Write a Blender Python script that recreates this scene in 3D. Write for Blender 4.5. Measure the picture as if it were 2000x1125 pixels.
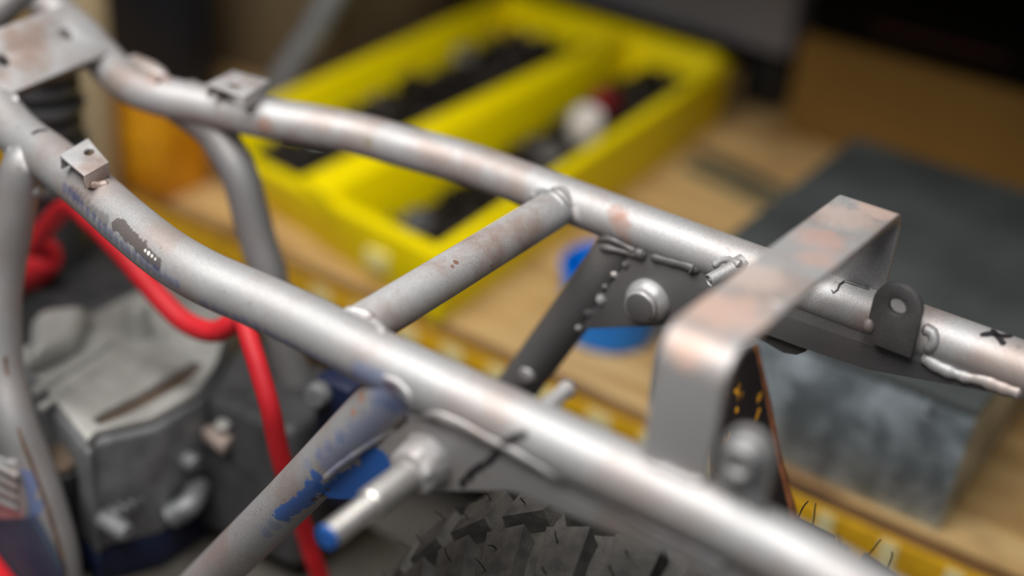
import bpy, bmesh, math, random
from mathutils import Vector, Matrix, noise as mnoise
from mathutils.bvhtree import BVHTree
random.seed(7)
for o in list(bpy.data.objects): bpy.data.objects.remove(o)
scene = bpy.context.scene
COL = scene.collection
ZR = 0.613                                  # height of the frame rails above the platform
# ------------------------------------------------------------------ camera
F = 2721.0; CX, CY = 1000.0, 562.5          # focal length in pixels of the 2000x1125 frame
AX = Vector((0.8223, -0.3384, 0.4575)); 
_a = Vector((-4850, 1996, -F)).normalized(); _b = Vector((2100, 1392, -F))
_b = (_b - _a*_a.dot(_b)).normalized()
ux, uy = -_a, _b; uz = ux.cross(uy)
R3 = Matrix((ux, uy, uz))                   # camera axes -> world axes
def ray(x, y): return R3 @ Vector(((x-CX)/F, -(y-CY)/F, -1.0))
CAM = -ray(663, 666)*0.744 + Vector((0, 0, ZR))
cd = bpy.data.cameras.new('camera'); cam = bpy.data.objects.new('camera', cd); COL.objects.link(cam)
cam.matrix_world = Matrix.Translation(CAM) @ R3.to_4x4()
cd.sensor_width = 36; cd.lens = 36*F/2000; cd.clip_start = 0.02; cd.clip_end = 60
cd.dof.use_dof = True; cd.dof.focus_distance = 0.82; cd.dof.aperture_fstop = 1.55
scene.camera = cam
# ------------------------------------------------------------------ world, lights, exposure
w = bpy.data.worlds.new('world'); scene.world = w; w.use_nodes = True
w.node_tree.nodes['Background'].inputs[0].default_value = (0.30, 0.36, 0.50, 1)
w.node_tree.nodes['Background'].inputs[1].default_value = 0.06
def area(name, loc, target, size, power, color):
    l = bpy.data.lights.new(name, 'AREA'); l.shape = 'RECTANGLE'; l.size, l.size_y = size; l.energy = power; l.color = color
    o = bpy.data.objects.new(name, l); COL.objects.link(o); o.location = loc
    o.rotation_euler = (Vector(target)-Vector(loc)).to_track_quat('-Z', 'Y').to_euler(); return o
area('work_light', (-0.08, -0.32, ZR+0.95), (-0.04, 0.12, ZR), (1.15, 0.75), 28, (1.0, 0.97, 0.93))
area('side_fill', (1.3, -1.1, ZR+0.9), (0.1, 0.1, ZR), (1.0, 1.0), 1.5, (0.85, 0.92, 1.0))  # soft bluish fill light added on the right, no real window
scene.view_settings.view_transform = 'Standard'; scene.view_settings.look = 'None'
scene.view_settings.gamma = 1; scene.view_settings.use_curve_mapping = False
scene.view_settings.exposure = 0.0
# ------------------------------------------------------------------ picture point -> place in the room
def pz(x, y, z):
    d = ray(x, y); return CAM + d*((z+ZR-CAM.z)/d.z)
def pY(x, y, Y):
    d = ray(x, y); return CAM + d*((Y-CAM.y)/d.y)
def V(x, y, z): return Vector((x, y, z+ZR))
# ------------------------------------------------------------------ materials
def new_mat(name):
    m = bpy.data.materials.new(name); m.use_nodes = True
    return m, m.node_tree, m.node_tree.nodes['Principled BSDF']
def srgb(r, g, b):
    f = lambda c: c/12.92 if c <= 0.04045 else ((c+0.055)/1.055)**2.4
    return (f(r/255), f(g/255), f(b/255), 1)
def ramp(nt, fac, a, b):
    n = nt.nodes.new('ShaderNodeMapRange'); n.interpolation_type = 'SMOOTHSTEP'
    n.inputs[1].default_value = a; n.inputs[2].default_value = b
    nt.links.new(fac, n.inputs[0]); return n.outputs[0]
def mix(nt, fac, a, b):
    n = nt.nodes.new('ShaderNodeMix'); n.data_type = 'RGBA'
    if isinstance(fac, float): n.inputs[0].default_value = fac
    else: nt.links.new(fac, n.inputs[0])
    for s, k in ((a, 6), (b, 7)):
        if isinstance(s, tuple): n.inputs[k].default_value = s
        else: nt.links.new(s, n.inputs[k])
    return n.outputs[2]
def math_(nt, op, a, b):
    n = nt.nodes.new('ShaderNodeMath'); n.operation = op
    for i, s in enumerate((a, b)):
        if isinstance(s, (int, float)): n.inputs[i].default_value = s
        else: nt.links.new(s, n.inputs[i])
    return n.outputs[0]
def noise(nt, scale, detail=3, coord=None, rough=0.5):
    n = nt.nodes.new('ShaderNodeTexNoise'); n.inputs['Scale'].default_value = scale
    n.inputs['Detail'].default_value = detail; n.inputs['Roughness'].default_value = rough
    if coord is None:
        t = nt.nodes.new('ShaderNodeTexCoord'); coord = t.outputs['Object']
    nt.links.new(coord, n.inputs['Vector']); return n
def bump(nt, bs, h, strength, dist):
    b = nt.nodes.new('ShaderNodeBump'); b.inputs['Strength'].default_value = strength; b.inputs['Distance'].default_value = dist
    nt.links.new(h, b.inputs['Height']); nt.links.new(b.outputs[0], bs.inputs['Normal'])
def plain(name, col, rough=0.5, metal=0.0, var=0.12, scale=40, bumps=0.0, spec=0.5, col2=None):
    m, nt, bs = new_mat(name)
    n = noise(nt, scale, 4)
    c2 = col2 if col2 else tuple(c*(1-var*2) for c in col[:3])+(1,)
    nt.links.new(mix(nt, ramp(nt, n.outputs[0], 0.3, 0.7), col, c2), bs.inputs['Base Color'])
    bs.inputs['Roughness'].default_value = rough; bs.inputs['Metallic'].default_value = metal
    bs.inputs['Specular IOR Level'].default_value = spec
    if bumps: bump(nt, bs, noise(nt, scale*6, 3).outputs[0], 0.5, bumps)
    return m
def steel(name, base, blobs, tone=0.40, rust=0.5, metal0=0.5):
    """Blasted bare steel: fine grain, brown staining, and coloured patches such as old paint and scorch; patches of one colour melt together."""
    m, nt, bs = new_mat(name)
    tc = nt.nodes.new('ShaderNodeTexCoord').outputs['Object']
    t = tone
    grain = noise(nt, 1500, 2, tc).outputs[0]
    big = noise(nt, 30, 4, tc).outputs[0]
    c = mix(nt, ramp(nt, grain, 0.35, 0.65), (t*0.82, t*0.82, t*0.85, 1), (t*1.15, t*1.15, t*1.16, 1))
    st = noise(nt, 22, 5, tc, 0.6)
    c = mix(nt, math_(nt, 'MULTIPLY', ramp(nt, st.outputs[0], 0.42, 0.68), rust), c, (0.33, 0.215, 0.165, 1))
    fl = noise(nt, 130, 3, tc, 0.6)
    c = mix(nt, math_(nt, 'MULTIPLY', ramp(nt, fl.outputs[0], 0.66, 0.74), 0.4), c, (0.15, 0.10, 0.08, 1))
    metal = None
    groups = {}
    for (p, r, col, k) in blobs: groups.setdefault((col, k), []).append((p, r))
    if groups:
        n1 = noise(nt, 110, 5, tc, 0.7).outputs[0]
    for (col, k), L in groups.items():
        dm = None
        for (p, r) in L:
            d = nt.nodes.new('ShaderNodeVectorMath'); d.operation = 'DISTANCE'
            nt.links.new(tc, d.inputs[0]); d.inputs[1].default_value = Vector(p)-Vector(base)
            q = math_(nt, 'DIVIDE', d.outputs['Value'], r)
            if dm is None: dm = q
            else:
                sm = nt.nodes.new('ShaderNodeMath'); sm.operation = 'SMOOTH_MIN'; nt.links.new(dm, sm.inputs[0]); nt.links.new(q, sm.inputs[1]); sm.inputs[2].default_value = 0.5; dm = sm.outputs[0]
        dd = math_(nt, 'ADD', dm, math_(nt, 'MULTIPLY', math_(nt, 'SUBTRACT', n1, 0.5), 2.2))
        soft = 0.45 if k < 0.7 else 0.12
        f = math_(nt, 'MULTIPLY', math_(nt, 'SUBTRACT', 1.0, ramp(nt, dd, 1.0-soft, 1.0+soft)), k)
        c = mix(nt, f, c, col)
        metal = f if metal is None else math_(nt, 'MAXIMUM', metal, f)
    nt.links.new(c, bs.inputs['Base Color'])
    if metal is not None:
        nt.links.new(math_(nt, 'MULTIPLY', math_(nt, 'SUBTRACT', 1.0, metal), metal0), bs.inputs['Metallic'])
    else: bs.inputs['Metallic'].default_value = metal0
    rr = nt.nodes.new('ShaderNodeMapRange'); nt.links.new(big, rr.inputs[0])
    rr.inputs[3].default_value = 0.48; rr.inputs[4].default_value = 0.64; nt.links.new(rr.outputs[0], bs.inputs['Roughness'])
    bump(nt, bs, math_(nt, 'ADD', grain, math_(nt, 'MULTIPLY', fl.outputs[0], 0.6)), 0.16, 0.0004)
    return m
# ------------------------------------------------------------------ mesh helpers (all coordinates in metres in the room)
def root_of(o):
    while o.parent: o = o.parent
    return o
def link(name, verts, faces, mat, parent=None, base=None, smooth=True, angle=35):
    if parent is not None: b = root_of(parent).location.copy()
    else: b = Vector(base) if base is not None else Vector((sum(v[0] for v in verts)/len(verts), sum(v[1] for v in verts)/len(verts), min(v[2] for v in verts)))
    me = bpy.data.meshes.new(name)
    me.from_pydata([tuple(Vector(v)-b) for v in verts], [], faces); me.update()
    bm = bmesh.new(); bm.from_mesh(me); bmesh.ops.recalc_face_normals(bm, faces=bm.faces); bm.to_mesh(me); bm.free()
    o = bpy.data.objects.new(name, me); COL.objects.link(o)
    if mat: me.materials.append(mat)
    if parent is not None: o.parent = parent
    else: o.location = b
    if smooth:
        me.polygons.foreach_set('use_smooth', [True]*len(me.polygons))
        me.set_sharp_from_angle(angle=math.radians(angle))
    return o
def thing(name, label, cat, loc, group=None):
    o = bpy.data.objects.new(name, None); COL.objects.link(o); o.location = loc; o.empty_display_size = 0.05
    return tag(o, label, cat, group)
def tag(o, label, cat, group=None):
    o['label'] = label; o['category'] = cat
    if group: o['group'] = group
    return o
class MB:
    def __init__(s): s.v = []; s.f = []
    def add(s, vf):
        n = len(s.v); s.v += [Vector(p) for p in vf[0]]; s.f += [tuple(i+n for i in f) for f in vf[1]]; return s
    def link(s, name, mat, parent=None, **k): return link(name, s.v, s.f, mat, parent, **k)
def smooth_path(pts, n=6):
    P = [Vector(p) for p in pts]; out = []
    for i in range(len(P)-1):
        a = P[i-1] if i else P[0]*2-P[1]; b, c = P[i], P[i+1]; d = P[i+2] if i+2 < len(P) else P[-1]*2-P[-2]
        for k in range(n):
            t = k/n
            out.append(0.5*((2*b)+(c-a)*t+(2*a-5*b+4*c-d)*t*t+(3*b-a-3*c+d)*t*t*t))
    out.append(P[-1]); return out
def tube(path, r, seg=24, cap=True, up=None):
    P = [Vector(p) for p in path]; n = len(P); rr = r if isinstance(r, (list, tuple)) else [r]*n
    V_, F_ = [], []
    tan = []
    for i in range(n):
        t = (P[min(i+1, n-1)]-P[max(i-1, 0)]).normalized(); tan.append(t)
    u = Vector((0, 0, 1)) if abs(tan[0].z) < 0.9 else Vector((0, 1, 0))
    u = (u-tan[0]*u.dot(tan[0])).normalized()
    for i in range(n):
        u = (u-tan[i]*u.dot(tan[i])).normalized(); v = tan[i].cross(u)
        for k in range(seg):
            a = 2*math.pi*k/seg; V_.append(P[i]+(u*math.cos(a)+v*math.sin(a))*rr[i])
    for i in range(n-1):
        for k in range(seg):
            F_.append((i*seg+k, i*seg+(k+1) % seg, (i+1)*seg+(k+1) % seg, (i+1)*seg+k))
    if cap: F_.append(tuple(range(seg))[::-1]); F_.append(tuple((n-1)*seg+k for k in range(seg)))
    return V_, F_
def lathe(o, axis, prof, seg=32):
    """prof: list of (distance along axis, radius)"""
    ax = Vector(axis).normalized(); u = ax.orthogonal().normalized(); v = ax.cross(u); o = Vector(o)
    V_, F_ = [], []
    for (h, r) in prof:
        for k in range(seg):
            a = 2*math.pi*k/seg; V_.append(o+ax*h+(u*math.cos(a)+v*math.sin(a))*max(r, 1e-5))
    for i in range(len(prof)-1):
        for k in range(seg): F_.append((i*seg+k, i*seg+(k+1) % seg, (i+1)*seg+(k+1) % seg, (i+1)*seg+k))
    F_.append(tuple(range(seg))[::-1]); F_.append(tuple((len(prof)-1)*seg+k for k in range(seg)))
    return V_, F_
def bm_out(bm):
    bm.verts.index_update(); vf = ([v.co.copy() for v in bm.verts], [tuple(v.index for v in f.verts) for f in bm.faces]); bm.free(); return vf
def bev(bm, off, seg=2, ang=40):
    if off <= 0: return
    es = [e for e in bm.edges if len(e.link_faces) == 2 and e.calc_face_angle(0) > math.radians(ang)]
    bmesh.ops.bevel(bm, geom=es, offset=off, segments=seg, profile=0.5, affect='EDGES', clamp_overlap=True)
def plate(outline, normal, t, holes=(), b=0.0008, seg=2):
    bm = bmesh.new(); es = []
    for loop in [outline]+list(holes):
        vs = [bm.verts.new(Vector(p)) for p in loop]
        es += [bm.edges.new((vs[i], vs[(i+1) % len(vs)])) for i in range(len(vs))]
    if holes: bmesh.ops.triangle_fill(bm, edges=es, use_beauty=True)
    else: bm.faces.new(bm.verts[:])
    r = bmesh.ops.extrude_face_region(bm, geom=bm.faces[:])
    bmesh.ops.translate(bm, verts=[g for g in r['geom'] if isinstance(g, bmesh.types.BMVert)], vec=Vector(normal).normalized()*t)
    bmesh.ops.recalc_face_normals(bm, faces=bm.faces)
    bev(bm, b, seg); return bm_out(bm)
def box(a, c, b=0.002, seg=2, m=None):
    a, c = Vector(a), Vector(c); bm = bmesh.new()
    bmesh.ops.create_cube(bm, size=1)
    for v in bm.verts: v.co = Vector((a.x if v.co.x < 0 else c.x, a.y if v.co.y < 0 else c.y, a.z if v.co.z < 0 else c.z))
    bev(bm, b, seg)
    if m: bmesh.ops.transform(bm, matrix=m, verts=bm.verts)
    return bm_out(bm)
def hexa(bot, top, b=0.002, seg=2):
    bm = bmesh.new(); v = [bm.verts.new(Vector(p)) for p in list(bot)+list(top)]
    for f in ((3, 2, 1, 0), (4, 5, 6, 7), (0, 1, 5, 4), (1, 2, 6, 5), (2, 3, 7, 6), (3, 0, 4, 7)): bm.faces.new([v[i] for i in f])
    bmesh.ops.recalc_face_normals(bm, faces=bm.faces); bev(bm, b, seg); return bm_out(bm)
def circ(c, r, ax1, ax2, n=24):
    return [Vector(c)+Vector(ax1)*r*math.cos(2*math.pi*k/n)+Vector(ax2)*r*math.sin(2*math.pi*k/n) for k in range(n)]
EX, EY, EZ = Vector((1, 0, 0)), Vector((0, 1, 0)), Vector((0, 0, 1))

# =================================================================== setting
H = -0.30                                     # bench top, below the rails
mat_floor = plain('concrete', srgb(116, 112, 106), 0.7, 0, 0.12, 12, 0.002)
mat_wall = plain('dark_wall', srgb(66, 54, 40), 0.9, 0, 0.1, 6)
fl = link('floor', *box((-3.2, -2.2, -0.05), (3.0, 2.0, 0.0), 0), mat_floor); fl['kind'] = 'structure'
wl = link('wall_back', *box((-3.2, 1.95, 0.0), (3.0, 2.0, 2.6), 0), mat_wall); wl['kind'] = 'structure'
def wood_mat(name, c1, c2, c3):
    m, nt, bs = new_mat(name)
    tc = nt.nodes.new('ShaderNodeTexCoord').outputs['Object']
    mp = nt.nodes.new('ShaderNodeMapping'); nt.links.new(tc, mp.inputs[0]); mp.inputs['Scale'].default_value = (1.5, 22, 22)
    n = noise(nt, 3.0, 5, mp.outputs[0], 0.6); n2 = noise(nt, 7, 4, tc)
    c = mix(nt, ramp(nt, n.outputs[0], 0.35, 0.68), c1, c2)
    c = mix(nt, math_(nt, 'MULTIPLY', ramp(nt, n2.outputs[0], 0.52, 0.72), 0.75), c, c3)
    nt.links.new(c, bs.inputs['Base Color']); bs.inputs['Roughness'].default_value = 0.6
    bump(nt, bs, n.outputs[0], 0.3, 0.001); return m
mat_wood = wood_mat('bench_wood', srgb(208, 176, 122), srgb(176, 138, 86), srgb(120, 84, 48))
mat_woodedge = wood_mat('bench_lip_wood', srgb(132, 96, 54), srgb(96, 66, 36), srgb(70, 46, 26))
mat_yel_edge = plain('yellow_edge', srgb(224, 172, 28), 0.45, 0, 0.10, 60)
mat_pale = plain('pale_tape', srgb(226, 214, 160), 0.6, 0, 0.06, 90)
BF = 0.437
bench = thing('workbench', 'low wooden workbench with a yellow striped front edge under the tray', 'workbench', (-0.3, 1.1, 0))
by = [BF, 0.62, 0.81, 1.0, 1.19, 1.38, 1.6]
for i in range(6):
    link('board', *box(V(-1.9, by[i]+(0.012 if i == 0 else 0.0008), H-0.03), V(1.2, by[i+1]-0.0008, H), 0.0015), mat_wood, bench)
link('front_lip', *box(V(-1.9, BF-0.0045, H-0.0025), V(1.2, BF+0.0115, H-0.0002), 0.0008), mat_woodedge, bench)
es = link('edge_strip', *box(V(-1.9, BF-0.010, H-0.052), V(1.2, BF+0.006, H-0.0028), 0.002), mat_yel_edge, bench)
es['label'] = 'yellow painted edge strip'
px_b = [(-0.114+0.0545*k) for k in range(-5, 12)]
for k, x in enumerate(px_b):
    wd = 0.0075 if x > 0.1 else 0.012
    link('pale_band', *box(V(x-wd, BF-0.0115, H-0.0535), V(x+wd, BF-0.009, H-0.004), 0.001), mat_pale, bench)
for (x, y) in ((-1.8, 0.53), (1.1, 0.53), (-1.8, 1.5), (1.1, 1.5)):
    link('leg', *box((x-0.04, y-0.04, 0), (x+0.04, y+0.04, ZR+H-0.03), 0.003), mat_wood, bench)
link('apron', *box((-1.76, 0.49, 0.11), (1.06, 0.515, ZR+H-0.031), 0.002), mat_woodedge, bench)

# =================================================================== motorcycle frame
BASE = Vector((0.0, 0.114, 0.0))
frame = thing('motorcycle_frame', 'bare blasted steel motorcycle frame with two rails and a strap hoop', 'motorcycle frame', BASE)
W = 0.228
RN, RF_ = 0.0157, 0.0147
near_pts = [V(-0.52, 0.108, 0.075), V(-0.42, 0.080, 0.026), pz(20, 245, 0.002), pz(100, 310, 0), pz(180, 375, 0), pz(250, 437, 0), V(-0.138, 0.0055, 0), V(-0.10, 0.001, 0), V(-0.06, 0.002, 0),
            V(-0.02, 0.002, 0), V(0.03, 0, 0), V(0.10, 0, 0), V(0.2, 0, 0), V(0.255, 0, -0.0015), V(0.31, 0, -0.008), V(0.40, 0, -0.022), V(0.5, 0, -0.04)]
far_pts = [pz(0, -95, 0.065), pz(100, 16, 0.024), pz(167, 76, 0.007), pz(235, 150, 0.002), pz(300, 183, 0), pz(400, 205, 0), pz(500, 227, 0), pz(600, 243, 0), pz(700, 262, 0), pz(800, 289, 0),
           V(-0.07, W, 0), V(0, W, 0), V(0.1, W, 0), V(0.2, W, 0), V(0.32, W, 0), V(0.5, W, 0)]
np_, fp_ = smooth_path(near_pts, 8), smooth_path(far_pts, 8)
CAST = MB()                                   # everything a weld or a pen mark can lie on
def part(name, vf, mat, parent=None, **k):
    CAST.add(vf); return link(name, vf[0], vf[1], mat, parent or frame, **k)
# --- raw geometry first, materials need points on the surface
vf_near = tube(np_, RN, 32); vf_far = tube(fp_, RF_, 32)
vf_cross = tube([V(0, 0.004, 0), V(0, 0.06, 0), V(0, 0.11, 0), V(0, 0.17, 0), V(0, W-0.004, 0)], 0.0128, 32)
vf_strut_n = tube([V(0.045, 0, -0.003), pY(765, 772, 0), pY(560, 981, 0), pY(415, 1125, 0), pY(415, 1125, 0)*2.2-pY(560, 981, 0)*1.2], [0.0153, 0.0153, 0.0150, 0.0150, 0.0150], 32)
vf_strut_f = tube([V(0.045, W, -0.003), pY(1206, 490, W), pY(1053, 700, W), pY(1000, 770, W), V(-0.075, W, -0.26)], 0.0150, 32)
def gus(pts, Y): return [pY(x, y, Y) for x, y in pts]
g_near = [V(0.035, -0.008, -0.006)] + gus([(800, 826), (716, 878), (655, 922), (632, 944), (628, 962), (640, 975), (668, 977), (705, 977), (750, 968), (800, 963), (860, 961), (930, 960), (997, 961), (1040, 975),
          (1091, 998), (1204, 1047), (1300, 1082)], -0.008) + [V(0.27, -0.008, -0.031), V(0.42, -0.008, -0.026), V(0.42, -0.008, -0.006)]
vf_gn = plate(g_near, EY, 0.006, (), 0.0012)
YF = 0.216
g_far = [V(0.045, YF, -0.005)] + gus([(1224, 512), (1190, 560), (1150, 615), (1136, 638), (1142, 643), (1210, 640), (1290, 637), (1325, 629), (1400, 630), (1480, 648), (1560, 678), (1700, 724), (1990, 777)], YF) + \
        [V(0.42, YF, -0.024), V(0.42, YF, -0.005)]
vf_gf = plate(g_far, EY, 0.006, (), 0.0008)
for v in (vf_near, vf_far, vf_cross, vf_strut_n, vf_strut_f, vf_gn, vf_gf): CAST.add(v)
def bvh(): return BVHTree.FromPolygons(CAST.v, CAST.f)
BV = bvh()
def hit(x, y):
    d = ray(x, y).normalized(); h = BV.ray_cast(CAM, d)
    return (h[0], h[1]) if h[0] is not None else (None, None)
def on(x, y):
    p, n = hit(x, y); return p if p is not None else Vector((9, 9, 9))
BLUE = srgb(30, 88, 165); DARK = srgb(66, 56, 54); INK = srgb(38, 36, 40); RUST = srgb(150, 100, 74); BLUEG = srgb(74, 98, 150); PALE = srgb(236, 232, 228)
def chain(pts, n, r, col, k):
    out = []
    for a, b in zip(pts[:-1], pts[1:]):
        out += [(on(a[0]+(b[0]-a[0])*q/n, a[1]+(b[1]-a[1])*q/n), r, col, k) for q in range(n+1)]
    return out
nb = chain([(650, 962), (690, 945), (742, 905)], 3, 0.009, BLUE, 1) + chain([(660, 968), (715, 955)], 2, 0.007, BLUE, 1)
nb += chain([(612, 952), (590, 985), (550, 1008)], 3, 0.0055, BLUE, 0.9) + chain([(618, 930), (622, 950)], 1, 0.004, BLUE, 0.9)
nb += chain([(640, 905), (700, 850), (760, 798)], 4, 0.0075, BLUEG, 0.5) + chain([(712, 735), (745, 760), (775, 785)], 3, 0.0085, BLUEG, 0.6)
nb += chain([(520, 1040), (575, 1000)], 3, 0.005, BLUEG, 0.45) + chain([(600, 905), (660, 850)], 3, 0.004, BLUEG, 0.35)
nb += chain([(228, 437), (262, 470), (306, 515)], 6, 0.0040, DARK, 0.85) + chain([(140, 372), (170, 400), (205, 430)], 4, 0.0036, DARK, 0.6)
nb += chain([(126, 366), (160, 402), (205, 450), (250, 490), (300, 528), (345, 556)], 4, 0.0034, srgb(52, 66, 112), 0.6)
nb += chain([(400, 595), (500, 638), (600, 690), (690, 735)], 5, 0.0032, BLUEG, 0.55)  # blue-grey tint along the underside of the near rail
nb += [(on(290, 494), 0.0013, PALE, 0.9), (on(284, 489), 0.0011, PALE, 0.9), (on(297, 500), 0.0011, PALE, 0.9), (on(303, 506), 0.0009, PALE, 0.9)]
nb += [(on(705, 775), 0.003, RUST, 0.8), (on(690, 805), 0.002, RUST, 0.8), (on(765, 755), 0.005, srgb(120, 86, 92), 0.45), (on(640, 955), 0.002, DARK, 0.9), (on(615, 975), 0.0025, DARK, 0.9), (on(628, 968), 0.002, DARK, 0.9)]
nb = [b for b in nb if b[0].x < 5]
fb = [(on(1212, 440), 0.007, RUST, 0.5), (on(1205, 415), 0.006, RUST, 0.45), (on(1215, 462), 0.006, RUST, 0.5), (on(1090, 425), 0.007, RUST, 0.5), (on(1040, 400), 0.007, RUST, 0.35), (on(518, 248), 0.006, RUST, 0.65), (on(890, 512), 0.0022, srgb(110, 70, 52), 0.9), (on(884, 520), 0.0016, srgb(110, 70, 52), 0.8),
      (on(720, 278), 0.003, srgb(120, 105, 60), 0.6), (on(1100, 405), 0.006, PALE, 0.6), (on(1120, 420), 0.005, PALE, 0.5), (on(310, 150), 0.010, RUST, 0.5), (on(280, 130), 0.010, RUST, 0.5)]
fb = [b for b in fb if b[0].x < 5]
S_near = steel('blasted_steel_near', BASE, nb, 0.40, 0.42)
S_far = steel('blasted_steel_far', BASE, fb, 0.43, 0.52)
S_cross = steel('blasted_steel_brown', BASE, [b for b in fb if b[1] < 0.0023], 0.52, 0.75)
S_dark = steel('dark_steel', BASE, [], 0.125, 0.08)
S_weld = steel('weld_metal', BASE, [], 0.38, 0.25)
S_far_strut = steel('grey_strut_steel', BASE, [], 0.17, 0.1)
hb = [(V(0.20, 0.035, 0.080), 0.020, srgb(196, 156, 136), 0.5), (V(0.198, 0.15, 0.073), 0.014, srgb(186, 132, 110), 0.4), (V(0.207, 0.125, 0.0745), 0.010, srgb(186, 132, 110), 0.4),
      (V(0.206, 0.215, 0.066), 0.014, srgb(196, 156, 136), 0.5), (V(0.19, 0.08, 0.078), 0.018, srgb(186, 166, 156), 0.5), (V(0.198, 0.0, 0.078), 0.008, srgb(196, 156, 136), 0.5), (V(0.195, 0.19, 0.07), 0.016, srgb(186, 166, 156), 0.5)]
S_hoop = steel('hoop_steel', BASE, hb, 0.40, 0.45)
link('side_rail', *vf_near, S_near, frame); link('side_rail', *vf_far, S_far, frame)
link('cross_tube', *vf_cross, S_cross, frame)
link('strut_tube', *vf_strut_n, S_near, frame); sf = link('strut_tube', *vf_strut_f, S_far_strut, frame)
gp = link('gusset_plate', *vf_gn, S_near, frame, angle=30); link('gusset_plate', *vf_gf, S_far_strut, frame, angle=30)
gp['label'] = 'gusset plate with blue paint left on it'
# --- strap hoop: flat bar bent over both rails
def hoop():
    t = 0.0045
    def corner(c, r, a0, a1, n=10): return [Vector((0, c[0]+r*math.cos(a0+(a1-a0)*k/n), c[1]+r*math.sin(a0+(a1-a0)*k/n))) for k in range(n+1)]
    pi = math.pi
    y0, y1, zn, zf, r = -0.002, 0.232, 0.084, 0.0695, 0.017
    o = [Vector((0, y0, 0.010))]+corner((y0+r, zn-r), r, pi, pi/2)+corner((y1-r, zf-r), r, pi/2, 0)+[Vector((0, y1, 0.010))]
    i = [Vector((0, y0+t, 0.010))]+corner((y0+r, zn-r), r-t, pi, pi/2)+corner((y1-r, zf-r), r-t, pi/2, 0)+[Vector((0, y1-t, 0.010))]
    xs = lambda p, e: (0.1855-0.006*(p.y/W)) if e == 0 else (0.2195-0.004*(p.y/W))
    bm = bmesh.new(); n = len(o)
    g = [[bm.verts.new((xs(p, e), p.y, p.z+ZR)) for p in L] for L in (o, i) for e in (0, 1)]   # o0 o1 i0 i1
    for k in range(n-1):
        for (a, b) in ((0, 1), (1, 3), (3, 2), (2, 0)): bm.faces.new((g[a][k], g[a][k+1], g[b][k+1], g[b][k]))
    for k in (0, n-1): bm.faces.new((g[0][k], g[1][k], g[3][k], g[2][k]))
    bmesh.ops.recalc_face_normals(bm, faces=bm.faces); bev(bm, 0.0011, 3, 60)
    return bm_out(bm)
ho = part('strap_hoop', hoop(), S_hoop, angle=50); ho['label'] = 'flat strap hoop bent across both rails'
# --- shock mount on the near gusset: weld collar, stud, thread, blue tip
sc = pY(835, 900, -0.008)
def lump(vf, amp, sc_):
    out = []
    for v in vf[0]:
        n = mnoise.noise_vector(v*sc_); out.append(v+n*amp)
    return out, vf[1]
mt = part('shock_mount', lump(lathe(sc+EY*0.006, -EY, [(0, 0.0165), (0.005, 0.0165), (0.009, 0.0150), (0.013, 0.0146), (0.019, 0.0138), (0.0215, 0.0125), (0.0225, 0.0105)], 40), 0.0016, 180), S_weld)
mat_bright = plain('bright_steel', (0.62, 0.60, 0.58, 1), 0.38, 0.8, 0.1, 300)
mat_bluetip = plain('blue_paint', BLUE, 0.4, 0, 0.05, 60)
st = link('stud', *lathe(sc, -EY, [(0, 0.0088), (0.046, 0.0086), (0.048, 0.0078), (0.0485, 0.0072)], 32), mat_bright, mt)
th = [(0.047, 0.0060)]
for k in range(22): th += [(0.048+k*0.00135, 0.0066), (0.0487+k*0.00135, 0.0059)]
link('thread', *lathe(sc, -EY, th+[(0.0785, 0.0064)], 28), mat_bright, mt)
tip = link('stud_tip', *lathe(sc, -EY, [(0.0782, 0.0065), (0.0795, 0.0066), (0.0803, 0.0058)], 28), mat_bluetip, mt); tip['label'] = 'blue painted stud tip'
# --- far boss cap
fc = pY(1266, 588, YF)
bo = part('shock_mount', lump(lathe(fc+EY*0.004, -EY, [(0, 0.0155), (0.006, 0.0152), (0.008, 0.0140), (0.0105, 0.0122), (0.011, 0.0115), (0.0145, 0.0112), (0.0155, 0.0102)], 40), 0.0006, 160), S_weld)
link('boss_face', *lathe(fc+EY*0.004, -EY, [(0.015, 0.0098), (0.0162, 0.0096), (0.0166, 0.0088)], 36), S_dark, bo)
# --- lugs with a hole, one on each rail
def lug(cx, cz, Y, hw, rr, hr, t, bottom):
    o = [V(cx-hw, Y, bottom), V(cx-hw, Y, cz)]+[V(cx-hw*math.cos(a), Y, cz+rr*math.sin(a)) for a in [math.pi*k/16 for k in range(1, 16)]]+[V(cx+hw, Y, cz), V(cx+hw, Y, bottom)]
    return plate(o, EY, t, [circ(V(cx, Y, cz), hr, EX, EZ, 24)], 0.0009)
lg = part('lug', lug(0.2300, 0.0200, 0.207, 0.0143, 0.0143, 0.0050, 0.005, -0.008), S_dark, angle=30)
link('lug_foot', *box(V(0.2175, 0.2095, -0.008), V(0.2425, 0.222, 0.0), 0.001), S_dark, lg)
lc = pY(1462, 884, 0.0)
def near_lug():
    o = [Vector((lc.x-0.0125, -0.002, ZR-0.002)), Vector((lc.x-0.0125, -0.002, lc.z))]+[lc+Vector((-0.0125*math.cos(a), -0.002, 0.0125*math.sin(a))) for a in [math.pi*k/16 for k in range(1, 16)]]+[Vector((lc.x+0.0125, -0.002, lc.z)), Vector((lc.x+0.0125, -0.002, ZR-0.002))]
    h = pY(1441, 965, -0.002)
    return plate(o, EY, 0.005, [circ(h, 0.0030, EX, EZ, 20)], 0.0009)
S_mid = steel('mid_grey_steel', BASE, [], 0.26, 0.15)
nl = part('lug', near_lug(), S_mid, angle=30)
link('lug_bolt', *lathe(lc+EY*0.001, -EY, [(0, 0.0098), (0.003, 0.0098), (0.0045, 0.0088), (0.009, 0.0082), (0.012, 0.0066), (0.0085, 0.0046)], 12), S_mid, nl)
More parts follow.
